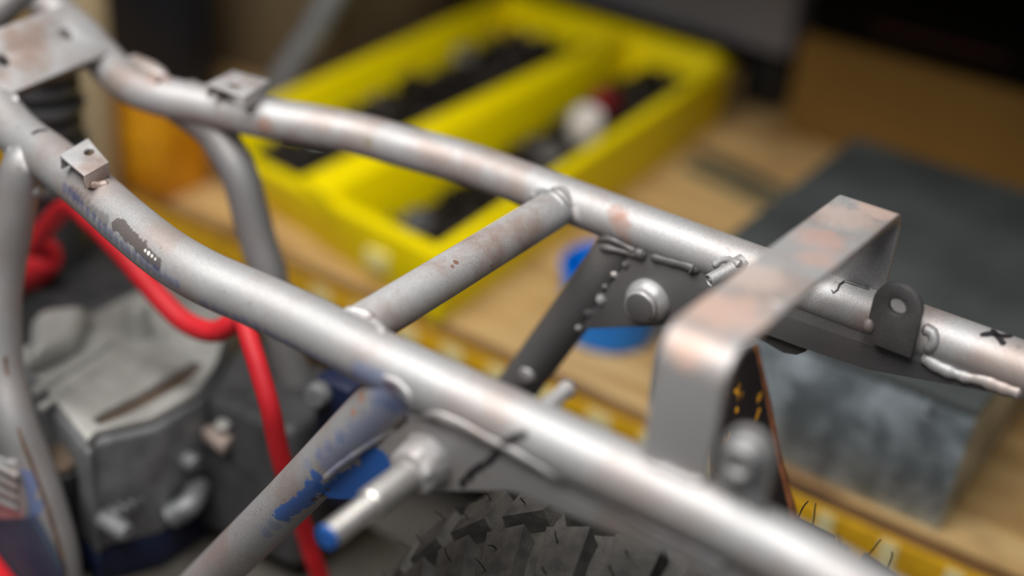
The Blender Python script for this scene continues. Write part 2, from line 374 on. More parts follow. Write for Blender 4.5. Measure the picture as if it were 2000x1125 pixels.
# --- small pins
part('pin', lathe(pY(1436, 522, 0.214), pY(1378, 552, 0.195)-pY(1436, 522, 0.214), [(-0.006, 0.0062), (0, 0.0056), (0.004, 0.0046), (0.019, 0.0042), (0.0195, 0.0036), (0.0185, 0.0030), (0.0185, 0.0016), (0.0192, 0.001)], 20), S_weld)
pb = pY(1072, 792, 0.010); pt = pY(1101, 766, 0.024)
part('pin', lathe(pb, pt-pb, [(-0.008, 0.0045), (0, 0.0042), (0.014, 0.0040), (0.0145, 0.0046), (0.0185, 0.0046), (0.019, 0.004)], 18), S_far)
bh = pY(1028, 733, 0.2135)
part('bolt_head', lathe(bh+EY*0.004, -EY, [(0, 0.0068), (0.004, 0.0066), (0.0062, 0.0048), (0.0068, 0.002)], 20), S_weld)
# --- tab below the far channel
tabp = gus([(1440, 640), (1440, 652), (1482, 662), (1530, 690), (1556, 694), (1572, 688), (1582, 676), (1590, 668)], 0.222)
part('cable_tab', plate(tabp, EY, 0.004, (), 0.0006), S_dark)
# --- clip brackets: bent strip on two feet, open to both sides
def bracket(c4, zbot, hole, mat, t=0.0022):
    a, b, c, d = c4                              # left-near, left-far, right-far, right-near corners of the top
    dn = -EZ
    h = (a+b+c+d)/4
    ax = ((d+c)-(a+b)).normalized(); ay = ((b+c)-(a+d)).normalized()
    mb = MB()
    mb.add(plate([a, b, c, d], dn, t, [circ(hole-EZ*(hole.z-a.z), 0.0044, ax, ay, 20)], 0.0007))
    for (p, q, s) in ((a, b, 1), (d, c, -1)):
        i = ax*s*t
        mb.add(hexa([p+dn*zbot+i*0, q+dn*zbot, q+dn*zbot+i, p+dn*zbot+i], [p+dn*0.0008, q+dn*0.0008, q+i+dn*0.0008, p+i+dn*0.0008], 0.0006))
    return mb
zt = 0.0255
mbn = bracket([pz(116, 302, zt), pz(172, 269, zt), pz(213, 316, zt), pz(165, 343, zt)], 0.0095, pz(174, 296, zt), S_near)
part('clip_bracket', (mbn.v, mbn.f), S_cross, angle=30)
mbf = bracket([pz(402, 163, zt), pz(455, 137, zt), pz(528, 156, zt), pz(478, 189, zt)], 0.0105, pz(458, 166, zt), S_far)
part('clip_bracket', (mbf.v, mbf.f), S_cross, angle=30)
# --- head plate with folded front edge and bolt holes
P1, P2, P3 = pz(24, 182, 0.018), pz(222, 98, 0.018), pz(128, 6, 0.046)
dirb = (P3-P2); dirf = (P1-P2).normalized()
P1b = P1+dirf*0.012
nrm = (P1-P2).cross(dirb).normalized()
if nrm.z < 0: nrm = -nrm
def inpl(x, y):
    d = ray(x, y); return CAM+d*((P2-CAM).dot(nrm)/d.dot(nrm))
u1 = dirf; u2 = nrm.cross(u1)
hp = plate([P2, P3, P1b+dirb, P1b], -nrm, 0.0045, [circ(inpl(130, 66), 0.0052, u1, u2, 22), circ(inpl(6, 116), 0.0052, u1, u2, 22)], 0.0012)
hpo = part('head_plate', hp, S_cross, angle=30)
fold = hexa([P2-nrm*0.011, P1b-nrm*0.011, P1b-nrm*0.011+dirb.normalized()*0.004, P2-nrm*0.011+dirb.normalized()*0.004],
            [P2-nrm*0.001, P1b-nrm*0.001, P1b-nrm*0.001+dirb.normalized()*0.004, P2-nrm*0.001+dirb.normalized()*0.004], 0.0012)
link('folded_edge', *fold, S_dark, hpo)
part('head_tube', tube([pz(60, -40, 0.065), pz(-15, 30, 0.045), pz(-90, 95, 0.03)], 0.012, 24), S_far_strut)
part('rail_patch', lump(lathe(pz(290, 140, 0.006), (pz(330, 160, 0.006)-pz(250, 118, 0.008)), [(-0.026, 0.002), (-0.018, 0.007), (0, 0.0085), (0.014, 0.007), (0.024, 0.002)], 20), 0.001, 90), S_cross)
# --- down tubes
dn_pts = [V(-0.300, 0.046, -0.004), pY(46, 322, 0.036), pY(28, 400, 0.030), pY(8, 500, 0.022), pY(-3, 600, 0.012), pY(3, 720, 0.002)]+[pY(x, y, -0.006) for x, y in ((25, 820), (55, 900), (90, 1000), (118, 1125))]+[V(-0.268, -0.006, -0.44)]
tp = smooth_path(dn_pts, 6)
ddb = [(pY(45, 940, -0.018), 0.010, BLUEG, 0.75), (pY(58, 985, -0.018), 0.010, BLUEG, 0.75), (pY(66, 1020, -0.018), 0.008, BLUEG, 0.75), (pY(72, 1060, -0.018), 0.006, BLUEG, 0.75), (pY(58, 322, 0.03), 0.006, PALE, 0.6)]
S_down = steel('downtube_steel', BASE, ddb, 0.34, 0.25)
dt = part('down_tube', tube(tp, [0.0105]+[0.0118+0.0035*min(1, i/14) for i in range(len(tp)-1)], 28), S_down)
seam = [p+Vector((0.0125, -0.0055, 0.002)) for p in tp[28:]]
link('weld_seam', *tube(seam, 0.0022, 8), plain('brown_seam', srgb(126, 96, 72), 0.5, 0.3, 0.3, 200), dt)
part('weld_collar', lump(lathe(pY(52, 318, 0.042), EZ*0.6+EX*0.3-EY*0.25, [(-0.012, 0.0135), (-0.004, 0.0150), (0.004, 0.0150), (0.010, 0.011)], 24), 0.0018, 120), S_weld)
df_pts = [V(-0.305, 0.178, -0.004), pY(405, 240, 0.18), pY(440, 290, 0.18), pY(471, 350, 0.18), pY(500, 457, 0.18), pY(527, 545, 0.18), pY(560, 690, 0.18), pY(600, 860, 0.18), V(-0.17, 0.18, -0.40)]
tf = smooth_path(df_pts, 6)
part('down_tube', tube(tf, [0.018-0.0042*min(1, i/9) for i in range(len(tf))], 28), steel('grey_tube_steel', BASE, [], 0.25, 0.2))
# --- blue-grey foot-peg plate with ribbed clamp at the bottom of the near down tube
mat_blueplate = plain('worn_blue_steel', srgb(50, 60, 76), 0.85, 0.0, 0.2, 30, 0.0005, col2=srgb(36, 46, 70))
YP = -0.024
fpl = [pY(-120, 1012, YP), pY(30, 1010, YP), pY(60, 1010, YP), pY(110, 1100, YP), pY(125, 1180, YP), pY(-120, 1260, YP)]
part('footpeg_plate', plate(fpl, EY, 0.005, (), 0.001), mat_blueplate)
cl = part('rib_clamp', plate([pY(-60, 880, YP), pY(22, 905, YP), pY(46, 985, YP), pY(52, 1020, YP), pY(-60, 1030, YP)], EY, 0.006, (), 0.002), S_near)
for k in range(4):
    a = pY(-50, 885+k*24, YP); b = pY(36, 932+k*20, YP)
    link('rib', *tube([a, b], 0.0028, 10), S_near, cl)
mat_belly = plain('dusty_grey_steel', srgb(94, 90, 84), 0.6, 0.1, 0.12, 25, 0.001)
bp = part('belly_plate', box((-0.300, -0.03, ZR-0.341), (-0.045, 0.205, ZR-0.3315), 0.002), mat_belly); bp['label'] = 'dusty grey plate under the engine'
# --- welds laid where the seams show, plus one bright lip
BV = bvh()
def seampath(px, step=7):
    pts = []
    for i in range(len(px)-1):
        (x0, y0), (x1, y1) = px[i], px[i+1]; n = max(1, int(math.hypot(x1-x0, y1-y0)/step))
        for k in range(n): pts.append((x0+(x1-x0)*k/n, y0+(y1-y0)*k/n))
    pts.append(px[-1]); out = []
    for (x, y) in pts:
        p, n = hit(x, y)
        if p is None: continue
        if out and (p-out[-1][0]).length > 0.03: continue
        out.append((p, n))
    return out
def bead(px, r, mat=None, sink=0.25, wob=0.35, parent=None):
    s = seampath(px)
    if len(s) < 2: return
    P = [p-n*r*sink for p, n in s]
    P = [(P[max(i-1, 0)]+P[i]*2+P[min(i+1, len(P)-1)])/4 for i in range(len(P))]
    rr = [r*(1+wob*mnoise.noise(p*160))*(0.55 if i in (0, len(P)-1) else 1) for i, p in enumerate(P)]
    return link('weld_or_glint', *tube(P, rr, 12), mat or S_weld, parent or frame)
bead([(806, 812), (850, 808), (900, 828), (950, 856), (1000, 880), (1060, 915), (1130, 958), (1300, 1047), (1420, 1107)], 0.0026, S_near, 0.35, 0.3)
bead([(806, 822), (770, 838), (730, 862), (690, 890), (655, 916), (632, 938)], 0.0022, S_near, 0.3, 0.25)
bead([(806, 800), (798, 770), (778, 748), (745, 735)], 0.0024, S_near, 0.3, 0.3)
bead([(1165, 470), (1190, 466), (1215, 478), (1246, 494)], 0.0024, S_dark, 0.2, 0.3)
bead([(1170, 482), (1200, 488), (1238, 496), (1258, 500)], 0.0026, S_dark, 0.2, 0.3)
bead([(1238, 498), (1250, 493), (1264, 500)], 0.0040, S_dark, 0.1, 0.2)
bead([(1270, 500), (1300, 508), (1330, 516), (1350, 522), (1367, 532)], 0.0032, S_dark, 0.15, 0.25)
bead([(1500, 588), (1545, 604), (1600, 624), (1700, 662), (1794, 699)], 0.0011, S_far, 0.0, 0.1)  # not a weld: thin bright strip added as the channel lip's highlight
bead([(1345, 520), (1362, 530)], 0.0046, S_dark, 0.1, 0.1)
for (x, y, r) in ((1200, 536, 0.0032), (1182, 560, 0.0028), (1174, 585, 0.0042), (1150, 612, 0.0038), (1130, 640, 0.0032), (1222, 516, 0.0030)):
    bead([(x-7, y+6), (x, y), (x+8, y-4)], r, S_weld if r in (0.0042, 0.0032) else S_dark, 0.2, 0.1)
bead([(1035, 388), (1052, 376), (1075, 374), (1095, 388), (1108, 408), (1112, 430)], 0.0036, S_weld, 0.4, 0.5)
bead([(1062, 382), (1080, 366), (1104, 382), (1118, 408)], 0.0030, S_weld, 0.5, 0.5)
bead([(672, 606), (700, 604), (725, 618), (742, 640), (752, 652)], 0.0030, S_cross, 0.35, 0.4)
bead([(1392, 522), (1408, 508), (1430, 506), (1450, 520), (1440, 536)], 0.0030, S_weld, 0.3, 0.6)
bead([(1700, 622), (1694, 640), (1698, 652)], 0.0030, S_far, 0.2, 0.3)
bead([(1800, 640), (1822, 648), (1826, 668), (1806, 690)], 0.0036, S_weld, 0.3, 0.4)
bead([(1800, 694), (1815, 705), (1830, 715), (1860, 728), (1890, 738), (1920, 742), (1960, 758), (1999, 770)], 0.0042, S_far, 0.15, 0.5)
bead([(1645, 548), (1660, 552), (1700, 566)], 0.0016, S_dark, 0.2, 0.3)
bead([(1260, 905), (1300, 918), (1340, 938), (1378, 945)], 0.0026, S_hoop, 0.2, 0.4)
bead([(20, 190), (45, 198), (60, 190)], 0.0045, S_weld, 0.3, 0.4)
bead([(162, 352), (172, 360), (190, 362), (214, 356)], 0.0026, S_cross, 0.2, 0.5)
bead([(478, 212), (490, 216)], 0.0026, S_dark, 0.2, 0.5)
bead([(60, 380), (78, 370), (86, 345)], 0.0042, S_weld, 0.3, 0.4)
# --- pen strokes: thin ink films lying on the steel
mat_ink = plain('marker_ink', INK, 0.45, 0, 0.05, 200)
def ink(px, w):
    BVs = seampath(px, 4)
    if len(BVs) < 2: return
    V_, F_ = [], []
    for i, (p, n) in enumerate(BVs):
        t = (BVs[min(i+1, len(BVs)-1)][0]-BVs[max(i-1, 0)][0]).normalized(); s = n.cross(t).normalized()
        q = w*(1+0.45*mnoise.noise(p*400))*(0.5 if i in (0, len(BVs)-1) else 1)
        V_ += [p+n*0.0004+s*q, p+n*0.0004-s*q, p+n*0.0001-s*q, p+n*0.0001+s*q]
    for i in range(len(BVs)-1):
        for (a, b) in ((0, 1), (1, 2), (2, 3), (3, 0)): F_.append((4*i+a, 4*i+b, 4*i+4+b, 4*i+4+a))
    F_ += [(0, 1, 2, 3), tuple(4*(len(BVs)-1)+k for k in (3, 2, 1, 0))]
    link('pen_mark', V_, F_, mat_ink, frame)
ink([(1030, 846), (1008, 853), (985, 866), (972, 884), (955, 902), (930, 916), (912, 932), (900, 950)], 0.0020)
ink([(922, 926), (922, 942)], 0.0006)
ink([(1914, 655), (1935, 652), (1958, 657), (1985, 656)], 0.0018); ink([(1936, 640), (1946, 655), (1962, 674)], 0.0018)
ink([(62, 262), (75, 256), (92, 254)], 0.0016); ink([(304, 164), (316, 154)], 0.0014)
ink([(1652, 548), (1640, 556), (1636, 566), (1628, 572), (1624, 566)], 0.0006)

# =================================================================== tyre under the frame
mat_rubber = plain('tyre_rubber', srgb(78, 75, 71), 0.6, 0, 0.22, 90, 0.0006, col2=srgb(56, 54, 52))
mat_hair = plain('rubber_hair', srgb(34, 33, 33), 0.5)
TX, TY, TR = 0.222, 0.098, 0.270; TZ = TR
tyre = thing('knobby_tyre', 'black knobby tyre with rubber hairs standing under the frame', 'tyre', (TX, TY, 0.0))
def crown(t): return TR-0.35*max(0, abs(t)-0.0)**2/0.055*1.6     # tread radius at distance t from the centre line
def onring(th, t, r): return Vector((TX+r*math.cos(th), TY+t, TZ+r*math.sin(th)))
KH = 0.0125
prof = [(-0.030, TR-0.085), (-0.050, TR-0.070), (-0.060, TR-0.045), (-0.057, crown(0.057)-KH), (-0.04, crown(0.04)-KH), (-0.02, crown(0.02)-KH), (0, crown(0)-KH), (0.02, crown(0.02)-KH), (0.04, crown(0.04)-KH), (0.057, crown(0.057)-KH),
        (0.060, TR-0.045), (0.050, TR-0.070), (0.030, TR-0.085)]
n = 96; V_ = [onring(2*math.pi*i/n, t, r) for i in range(n) for t, r in prof]; m_ = len(prof)
F_ = [(i*m_+k, i*m_+(k+1) % m_, ((i+1) % n)*m_+(k+1) % m_, ((i+1) % n)*m_+k) for i in range(n) for k in range(m_)]
link('carcass', V_, F_, mat_rubber, tyre, angle=60)
def block(outl, name):
    """outl: (arc mm, across mm) corners of a tread block whose centre is at angle 0"""
    bm = bmesh.new(); lo, hi = [], []
    cs = Vector((sum(p[0] for p in outl)/len(outl), sum(p[1] for p in outl)/len(outl)))
    for s, t in outl:
        lo.append(bm.verts.new(onring(s*0.001/TR, t*0.001, crown(t*0.001)-KH-0.001)-Vector((TX, TY, TZ))))
        s2, t2 = cs.x+(s-cs.x)*0.92, cs.y+(t-cs.y)*0.92
        hi.append(bm.verts.new(onring(s2*0.001/TR, t2*0.001, crown(t2*0.001))-Vector((TX, TY, TZ))))
    k = len(outl)
    for i in range(k): bm.faces.new((lo[i], lo[(i+1) % k], hi[(i+1) % k], hi[i]))
    bm.faces.new(hi); bmesh.ops.recalc_face_normals(bm, faces=bm.faces)
    me = bpy.data.meshes.new(name); bm.to_mesh(me); bm.free(); me.materials.append(mat_rubber); return me
kinds = [block([(-20, 1.5), (16, 3.5), (22, 27), (-14, 25)], 'tread_block'), block([(-14, -25), (22, -27), (16, -3.5), (-20, -1.5)], 'tread_block'),
         block([(-19, 31), (15, 33), (18, 56), (-15, 56)], 'tread_block'), block([(-15, -56), (18, -56), (15, -33), (-19, -31)], 'tread_block')]
def hairmesh():
    a = tube(smooth_path([(0, 0, -0.001), (0.0006, 0, 0.004), (0.0016, 0.0005, 0.008), (0.0035, 0.001, 0.0115)], 3), [0.00045]*9+[0.0002], 5)
    me = bpy.data.meshes.new('rubber_hair'); me.from_pydata([tuple(v) for v in a[0]], [], a[1]); me.materials.append(mat_hair); return me
hm = hairmesh()
NR = 34
offs = [(0.0, 0.0135), (0.5, -0.0135), (0.32, 0.044), (0.82, -0.044)]
def put(name, me, th, pos=None, rz=None):
    o = bpy.data.objects.new(name, me); COL.objects.link(o); o.parent = tyre
    return o
for i in range(NR):
    for j in range(4):
        th = 2*math.pi*(i+offs[j][0])/NR
        o = put('tread_block', kinds[j], th); o.rotation_euler = (0, -th, 0); o.location = (0, 0, TZ)
        dg = math.degrees(th) % 360
        if 40 < dg < 190:
            for (ds, dt_) in ((-0.010, 0.004), (0.009, -0.005)) if j < 2 else ((0.0, 0.004), (0.010, 0.009 if j == 2 else -0.008)):
                t = offs[j][1]+dt_+random.uniform(-0.003, 0.003); a = th+(ds+random.uniform(-0.004, 0.004))/TR
                h = put('rubber_hair', hm, a)
                rad = onring(a, 0, 1)-onring(a, 0, 0); rad.normalize(); 
                side = EY*(1 if t > 0 else -1)
                zax = (rad+side*(0.15 if j == 2 else 0.45 if j == 3 else 0.1)+Vector((random.uniform(-.3, .3), random.uniform(-.3, .3), random.uniform(-.1, .1)))).normalized()
                q = zax.to_track_quat('Z', 'Y')
                h.rotation_mode = 'QUATERNION'; h.rotation_quaternion = q @ Matrix.Rotation(random.uniform(0, 6.28), 3, 'Z').to_quaternion()
                h.location = onring(a, t, crown(t))-Vector((TX, TY, 0)); s = random.uniform(0.85, 1.2) if j == 2 else random.uniform(0.5, 0.95); h.scale = (1, 1, s)

# =================================================================== mudguard sheet between hoop and tyre
def mud_mat():
    m, nt, bs = new_mat('black_scratched_sheet')
    tc = nt.nodes.new('ShaderNodeTexCoord').outputs['Object']
    mp = nt.nodes.new('ShaderNodeMapping'); nt.links.new(tc, mp.inputs[0]); mp.inputs['Scale'].default_value = (230, 60, 70); mp.inputs['Rotation'].default_value = (0, 0.2, 0)
    n = noise(nt, 1.0, 3, mp.outputs[0])
    c = mix(nt, ramp(nt, n.outputs[0], 0.61, 0.66), srgb(34, 28, 28), srgb(206, 146, 30))
    n2 = noise(nt, 25, 3, tc); c = mix(nt, math_(nt, 'MULTIPLY', ramp(nt, n2.outputs[0], 0.5, 0.7), 0.5), c, srgb(96, 60, 34))
    nt.links.new(c, bs.inputs['Base Color']); bs.inputs['Roughness'].default_value = 0.5; return m
mud = thing('mudguard', 'black mudguard sheet with yellow scratches and rusty edge behind the hoop leg', 'mudguard', (0.2, 0.1, ZR-0.066))
YM = 0.118
lft = [pY(1422, 690, YM), pY(1398, 780, YM), pY(1388, 880, YM), pY(1392, 1010, YM)]
rgt = [pY(1478, 675, YM), pY(1500, 780, YM), pY(1524, 900, YM), pY(1552, 1012, YM)]
def sheet(L, Rr, bulge, t):
    mb_v, mb_f = [], []; Ls, Rs = smooth_path(L, 5), smooth_path(Rr, 5); m = 9
    for side in (0, 1):
        for a, b in zip(Ls, Rs):
            for k in range(m):
                u = k/(m-1); p = a.lerp(b, u); p = p-EY*bulge*math.sin(math.pi*u)+EY*t*side; mb_v.append(p)
    n = len(Ls); N = n*m
    for i in range(n-1):
        for k in range(m-1):
            q = (i*m+k, i*m+k+1, (i+1)*m+k+1, (i+1)*m+k); mb_f.append(q); mb_f.append(tuple(N+x for x in q[::-1]))
    for k in range(m-1):
        mb_f.append((k, k+1, N+k+1, N+k)); e = (n-1)*m; mb_f.append((e+k, e+k+1, N+e+k+1, N+e+k))
    for i in range(n-1):
        mb_f.append((i*m, (i+1)*m, N+(i+1)*m, N+i*m)); e = m-1; mb_f.append((i*m+e, (i+1)*m+e, N+(i+1)*m+e, N+i*m+e))
    return mb_v, mb_f
link('guard_sheet', *sheet(lft, rgt, 0.006, 0.002), mud_mat(), mud, angle=50)
mat_rust = plain('rusty_edge', srgb(140, 84, 52), 0.8, 0, 0.25, 120)
re_ = link('rolled_edge', *tube(smooth_path(rgt, 6), [0.0009+0.0014*(i/18) for i in range(19)], 10), mat_rust, mud); re_['label'] = 'rust brown rolled edge'

# =================================================================== engine and what hangs round it
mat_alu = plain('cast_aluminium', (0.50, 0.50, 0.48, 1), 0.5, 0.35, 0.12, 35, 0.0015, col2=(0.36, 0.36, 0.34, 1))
mat_alu_side = plain('dark_aluminium', (0.25, 0.26, 0.27, 1), 0.5, 0.4, 0.15, 45, 0.0015, col2=(0.15, 0.155, 0.165, 1))  # darker tone of the aluminium, for case sides and fittings
mat_black = plain('black_rubber', srgb(22, 22, 23), 0.5)
mat_brown = plain('dull_brown', srgb(92, 76, 62), 0.7, 0, 0.2, 80)  # brown for the cover slot, intake ring and block holes
mat_navy = plain('navy_paint', srgb(14, 26, 58), 0.5, 0, 0.1, 20)
mat_dgrey = plain('dark_casting', srgb(86, 86, 88), 0.55, 0.4, 0.2, 45, 0.001)
EZT = -0.20
engine = thing('engine', 'grey cast engine with slotted top cover and finned cylinder under the frame', 'engine', (-0.23, 0.06, 0.0))
ex = -0.190
bl = [pz(x, y, EZT) for x, y in ((172, 884), (190, 862), (300, 838), (392, 785), (428, 725), (446, 660))]
XL, YB = -0.372, 0.215
out = [Vector((XL, 0.058, ZR+EZT))]+bl+[Vector((-0.285, YB, ZR+EZT)), Vector((XL, YB, ZR+EZT))]
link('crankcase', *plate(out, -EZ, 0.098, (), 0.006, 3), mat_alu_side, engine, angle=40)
cov = [pz(x, y, EZT+0.0005) for x, y in ((172, 876), (190, 855), (298, 830), (388, 778), (423, 722), (440, 662))]
sl = [pz(x, y, EZT+0.0005) for x, y in ((182, 832), (215, 812), (270, 784), (330, 748), (386, 715), (398, 726), (360, 762), (300, 796), (240, 826), (196, 843))]
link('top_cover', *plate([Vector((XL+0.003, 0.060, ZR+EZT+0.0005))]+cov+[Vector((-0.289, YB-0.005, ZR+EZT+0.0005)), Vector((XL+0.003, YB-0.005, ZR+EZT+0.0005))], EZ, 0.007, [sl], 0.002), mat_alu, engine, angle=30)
so = link('slot_floor', *plate([p+EZ*0.0003 for p in sl], EZ, 0.0014, (), 0.0), mat_brown, engine); so['label'] = 'brown slot in the cover'
link('cover_boss', *lathe(pz(270, 655, EZT+0.006), EZ, [(0, 0.012), (0.004, 0.011), (0.018, 0.010), (0.026, 0.0095), (0.028, 0.008)], 24), mat_alu, engine)
link('cover_hump', *lump(hexa([pz(52, 745, EZT+0.005), pz(165, 690, EZT+0.005), pz(185, 620, EZT+0.005), pz(60, 640, EZT+0.005)], [pz(55, 690, EZT+0.030), pz(150, 650, EZT+0.030), pz(170, 590, EZT+0.030), pz(70, 600, EZT+0.030)], 0.010, 4), 0.002, 40), mat_alu, engine, angle=60)
def rail_bar(a, b, r): return tube([a, b], r, 10)
link('cover_rib', *rail_bar(pz(62, 770, EZT+0.009), pz(215, 668, EZT+0.009), 0.004), mat_alu, engine)
link('cover_rib', *rail_bar(pz(75, 800, EZT+0.007), pz(190, 724, EZT+0.007), 0.003), mat_alu, engine)
def px_x(x, y, X):
    d = ray(x, y); return CAM+d*((X-CAM.x)/d.x)
# fittings on the right-hand face of the crankcase
mat_pink = plain('pale_nut', srgb(206, 188, 178), 0.4, 0.4, 0.08, 60)
XF = -0.212
zc = px_x(440, 838, XF).z-ZR
link('mount_plate', *plate([pz(392, 838, zc), pz(440, 800, zc), pz(482, 818, zc), pz(436, 872, zc)], -EZ, 0.010, (), 0.002), mat_pink, engine)
link('mount_nut', *lathe(px_x(436, 834, XF+0.002), (0.1, -0.2, 1), [(0, 0.006), (0.004, 0.006), (0.005, 0.004)], 6), mat_alu, engine)
link('mount_arm', *tube([px_x(438, 870, XF-0.005), px_x(500, 890, XF-0.01), px_x(560, 850, XF-0.01)], 0.018, 14), mat_dgrey, engine)
link('clutch_arm', *tube(smooth_path([px_x(388, 950, XF-0.008), px_x(370, 985, XF), px_x(330, 1010, XF-0.008)], 5), 0.0095, 12), mat_alu_side, engine)
for (x, y, r) in ((366, 900, 0.0075), (232, 1032, 0.0075)):
    link('case_bolt', *lathe(px_x(x, y, XF-0.012), EX, [(-0.02, r), (0.006, r), (0.009, r*0.7)], 14), mat_alu_side, engine)
for k in range(6):
    p = px_x(232+16*k, 1012-9*k, XF-0.018); link('cast_mark', *box(p-Vector((0.010, 0.0022, 0.006)), p+Vector((0.0008, 0.0022, 0.006)), 0.0006), mat_alu_side, engine)
ib = pY(127, 1035, 0.020)
link('intake_boot', *lathe(ib-EZ*0.04, (0.02, 0, 1), [(0, 0.0135), (0.085, 0.0135), (0.087, 0.0155), (0.100, 0.0155), (0.102, 0.010)], 24), mat_black, engine)
link('intake_ring', *lathe(ib+EZ*0.062, EZ, [(0, 0.015), (0.004, 0.0155), (0.006, 0.014)], 24), mat_brown, engine)
link('gearbox', *hexa([V(-0.232, 0.10, -0.315), V(-0.13, 0.11, -0.315), V(-0.13, 0.21, -0.315), V(-0.28, 0.21, -0.315)], [V(-0.236, 0.12, -0.205), V(-0.15, 0.125, -0.20), V(-0.15, 0.21, -0.20), V(-0.275, 0.21, -0.205)], 0.010, 3), mat_dgrey, engine)
link('case_bolt', *lathe(pY(622, 772, 0.125), Vector((0.3, -1, 0.3)), [(-0.03, 0.0095), (0.004, 0.0095), (0.008, 0.007)], 16), mat_alu_side, engine)
link('sump', *plate([p+EZ*(-0.0982) for p in out], -EZ, 0.031, (), 0.003), mat_navy, engine)
link('engine_stand', *box((-0.355, 0.08, 0.0), (-0.29, 0.20, ZR-0.342), 0.004), mat_black, engine)
cb = pz(92, 300, -0.10)
for k in range(8):
    c = Vector((cb.x, cb.y, ZR-0.125+0.0165*k)); rr = 0.034 if k % 2 == 0 else 0.031
    link('cooling_fin', *lathe(c, EZ, [(0, rr-0.001), (0.002, rr), (0.006, rr), (0.008, rr-0.001)], 28), mat_alu_side, engine)
link('cylinder', *lathe(Vector((cb.x, cb.y, ZR-0.20)), EZ, [(0, 0.027), (0.19, 0.027), (0.195, 0.022)], 24), mat_dgrey, engine)
link('cylinder_base', *box((cb.x-0.05, cb.y-0.05, ZR-0.33), (XL+0.004, cb.y+0.05, ZR-0.195), 0.008), mat_dgrey, engine)
link('navy_cover', *box((-0.134, 0.13, ZR-0.255), (-0.100, 0.205, ZR-0.146), 0.006), mat_navy, engine)
# red ignition lead with its boot, and the red cable that hangs past the engine
mat_red = plain('red_rubber', srgb(236, 40, 52), 0.6, 0, 0.10, 25)
lead = thing('ignition_lead', 'red lead looping from a fat red boot under the near rail', 'cable', V(-0.25, 0.1, -0.15))
lp = [pY(60, 480, 0.125), pY(130, 405, 0.12), pY(185, 440, 0.11), pY(250, 510, 0.10), pY(310, 580, 0.10), pY(360, 628, 0.10), pY(415, 648, 0.10), pY(455, 628, 0.105), pY(470, 590, 0.115), pY(480, 540, 0.125)]
link('cord', *tube(smooth_path(lp, 8), 0.0078, 14), mat_red, lead)
a, b = pY(40, 530, 0.135), pY(150, 452, 0.135)
bt = link('boot', *lathe(a, b-a, [(-0.01, 0.016), (0.0, 0.0185), (0.02, 0.0190), (0.040, 0.0175), (0.047, 0.014), (0.049, 0.010)], 20), mat_red, lead); bt['label'] = 'fat red rubber boot'
hp_ = [pY(462, 560, 0.10), pY(482, 645, 0.085), pY(505, 720, 0.075), pY(528, 800, 0.07), pY(545, 880, 0.075), pY(568, 960, 0.085), pY(598, 1045, 0.10), pY(610, 1085, 0.105), pY(628, 1140, 0.11), V(-0.094, 0.095, -0.3215), V(-0.085, 0.05, -0.3240)]
tag(link('red_cable', *tube(smooth_path(hp_, 8), 0.0068, 14), mat_red), 'bright red cable hanging straight down past the engine behind the strut', 'cable')
tag(link('red_rag', *lump(lathe(pY(-42, 1165, -0.05), EX-EZ*1.2, [(-0.05, 0.012), (-0.03, 0.026), (0.03, 0.028), (0.06, 0.012)], 20), 0.006, 30), mat_red), 'dark red rag in the bottom left corner below the down tube', 'rag')

# =================================================================== things on the bench
mat_ytray = plain('yellow_plastic', srgb(255, 232, 0), 0.45, 0, 0.02, 12, spec=0.25)
tray = thing('parts_tray', 'bright yellow plastic tray with two long bays of dark hardware', 'tray', V(-0.42, 0.76, H))
TX0, TX1, TY0, TY1 = -0.592, -0.252, 0.440, 1.085
ZT = -0.215; th_ = 0.014
def wall(b0, b1, t0, t1, t, zb, za, zc, side):
    """a drafted wall from base line b0-b1 to rim line t0-t1, thickness t towards side"""
    n = Vector(side)*t
    B = [V(*b0, zb), V(*b1, zb)]; T = [V(*t0, za), V(*t1, zc)]
    return hexa([B[0], B[1], B[1]+n, B[0]+n], [T[0], T[1], T[1]+n, T[0]+n], 0.003, 3)
NLb, NRb, FLb, FRb = (-0.588, 0.520), (-0.250, 0.441), (-0.612, 1.08), (-0.278, 1.08)
NLt, NRt, FLt, FRt = (-0.612, 0.492), (-0.246, 0.438), (-0.640, 1.095), (-0.278, 1.095)
ZN, ZT = -0.236, -0.217
link('base', *plate([V(*p, H+0.0003) for p in ((-0.58, 0.526), (-0.258, 0.447), (-0.284, 1.075), (-0.602, 1.075))], EZ, 0.006, (), 0.001), mat_ytray, tray)
link('side_wall', *wall(NLb, FLb, NLt, FLt, 0.014, H+0.0003, ZT-0.004, ZT, EX), mat_ytray, tray)
link('side_wall', *wall(NRb, FRb, NRt, FRt, 0.016, H+0.0003, ZT, ZT, -EX), mat_ytray, tray)
link('end_wall', *wall((-0.575, 0.518), (-0.2655, 0.4445), (-0.598, 0.490), (-0.2625, 0.4405), 0.018, H+0.0003, ZN, ZN+0.012, EY), mat_ytray, tray)
link('end_wall', *wall((-0.598, 1.08), (-0.294, 1.08), (-0.626, 1.095), (-0.294, 1.095), 0.014, H+0.0003, ZT+0.008, ZT+0.008, -EY), mat_ytray, tray)
link('divider', *hexa([V(-0.455, 0.500, H+0.006), V(-0.386, 0.484, H+0.006), V(-0.405, 1.066, H+0.006), V(-0.452, 1.066, H+0.006)], [V(-0.452, 0.466, ZT), V(-0.408, 0.456, ZT), V(-0.424, 1.08, ZT), V(-0.446, 1.08, ZT)], 0.004, 3), mat_ytray, tray)
lb = link('label_tag', *box(V(-0.352, 0.452, -0.279), V(-0.325, 0.4585, -0.257), 0.0006), plain('pale_label', srgb(238, 226, 150), 0.6), tray); lb['label'] = 'pale label on the end wall'
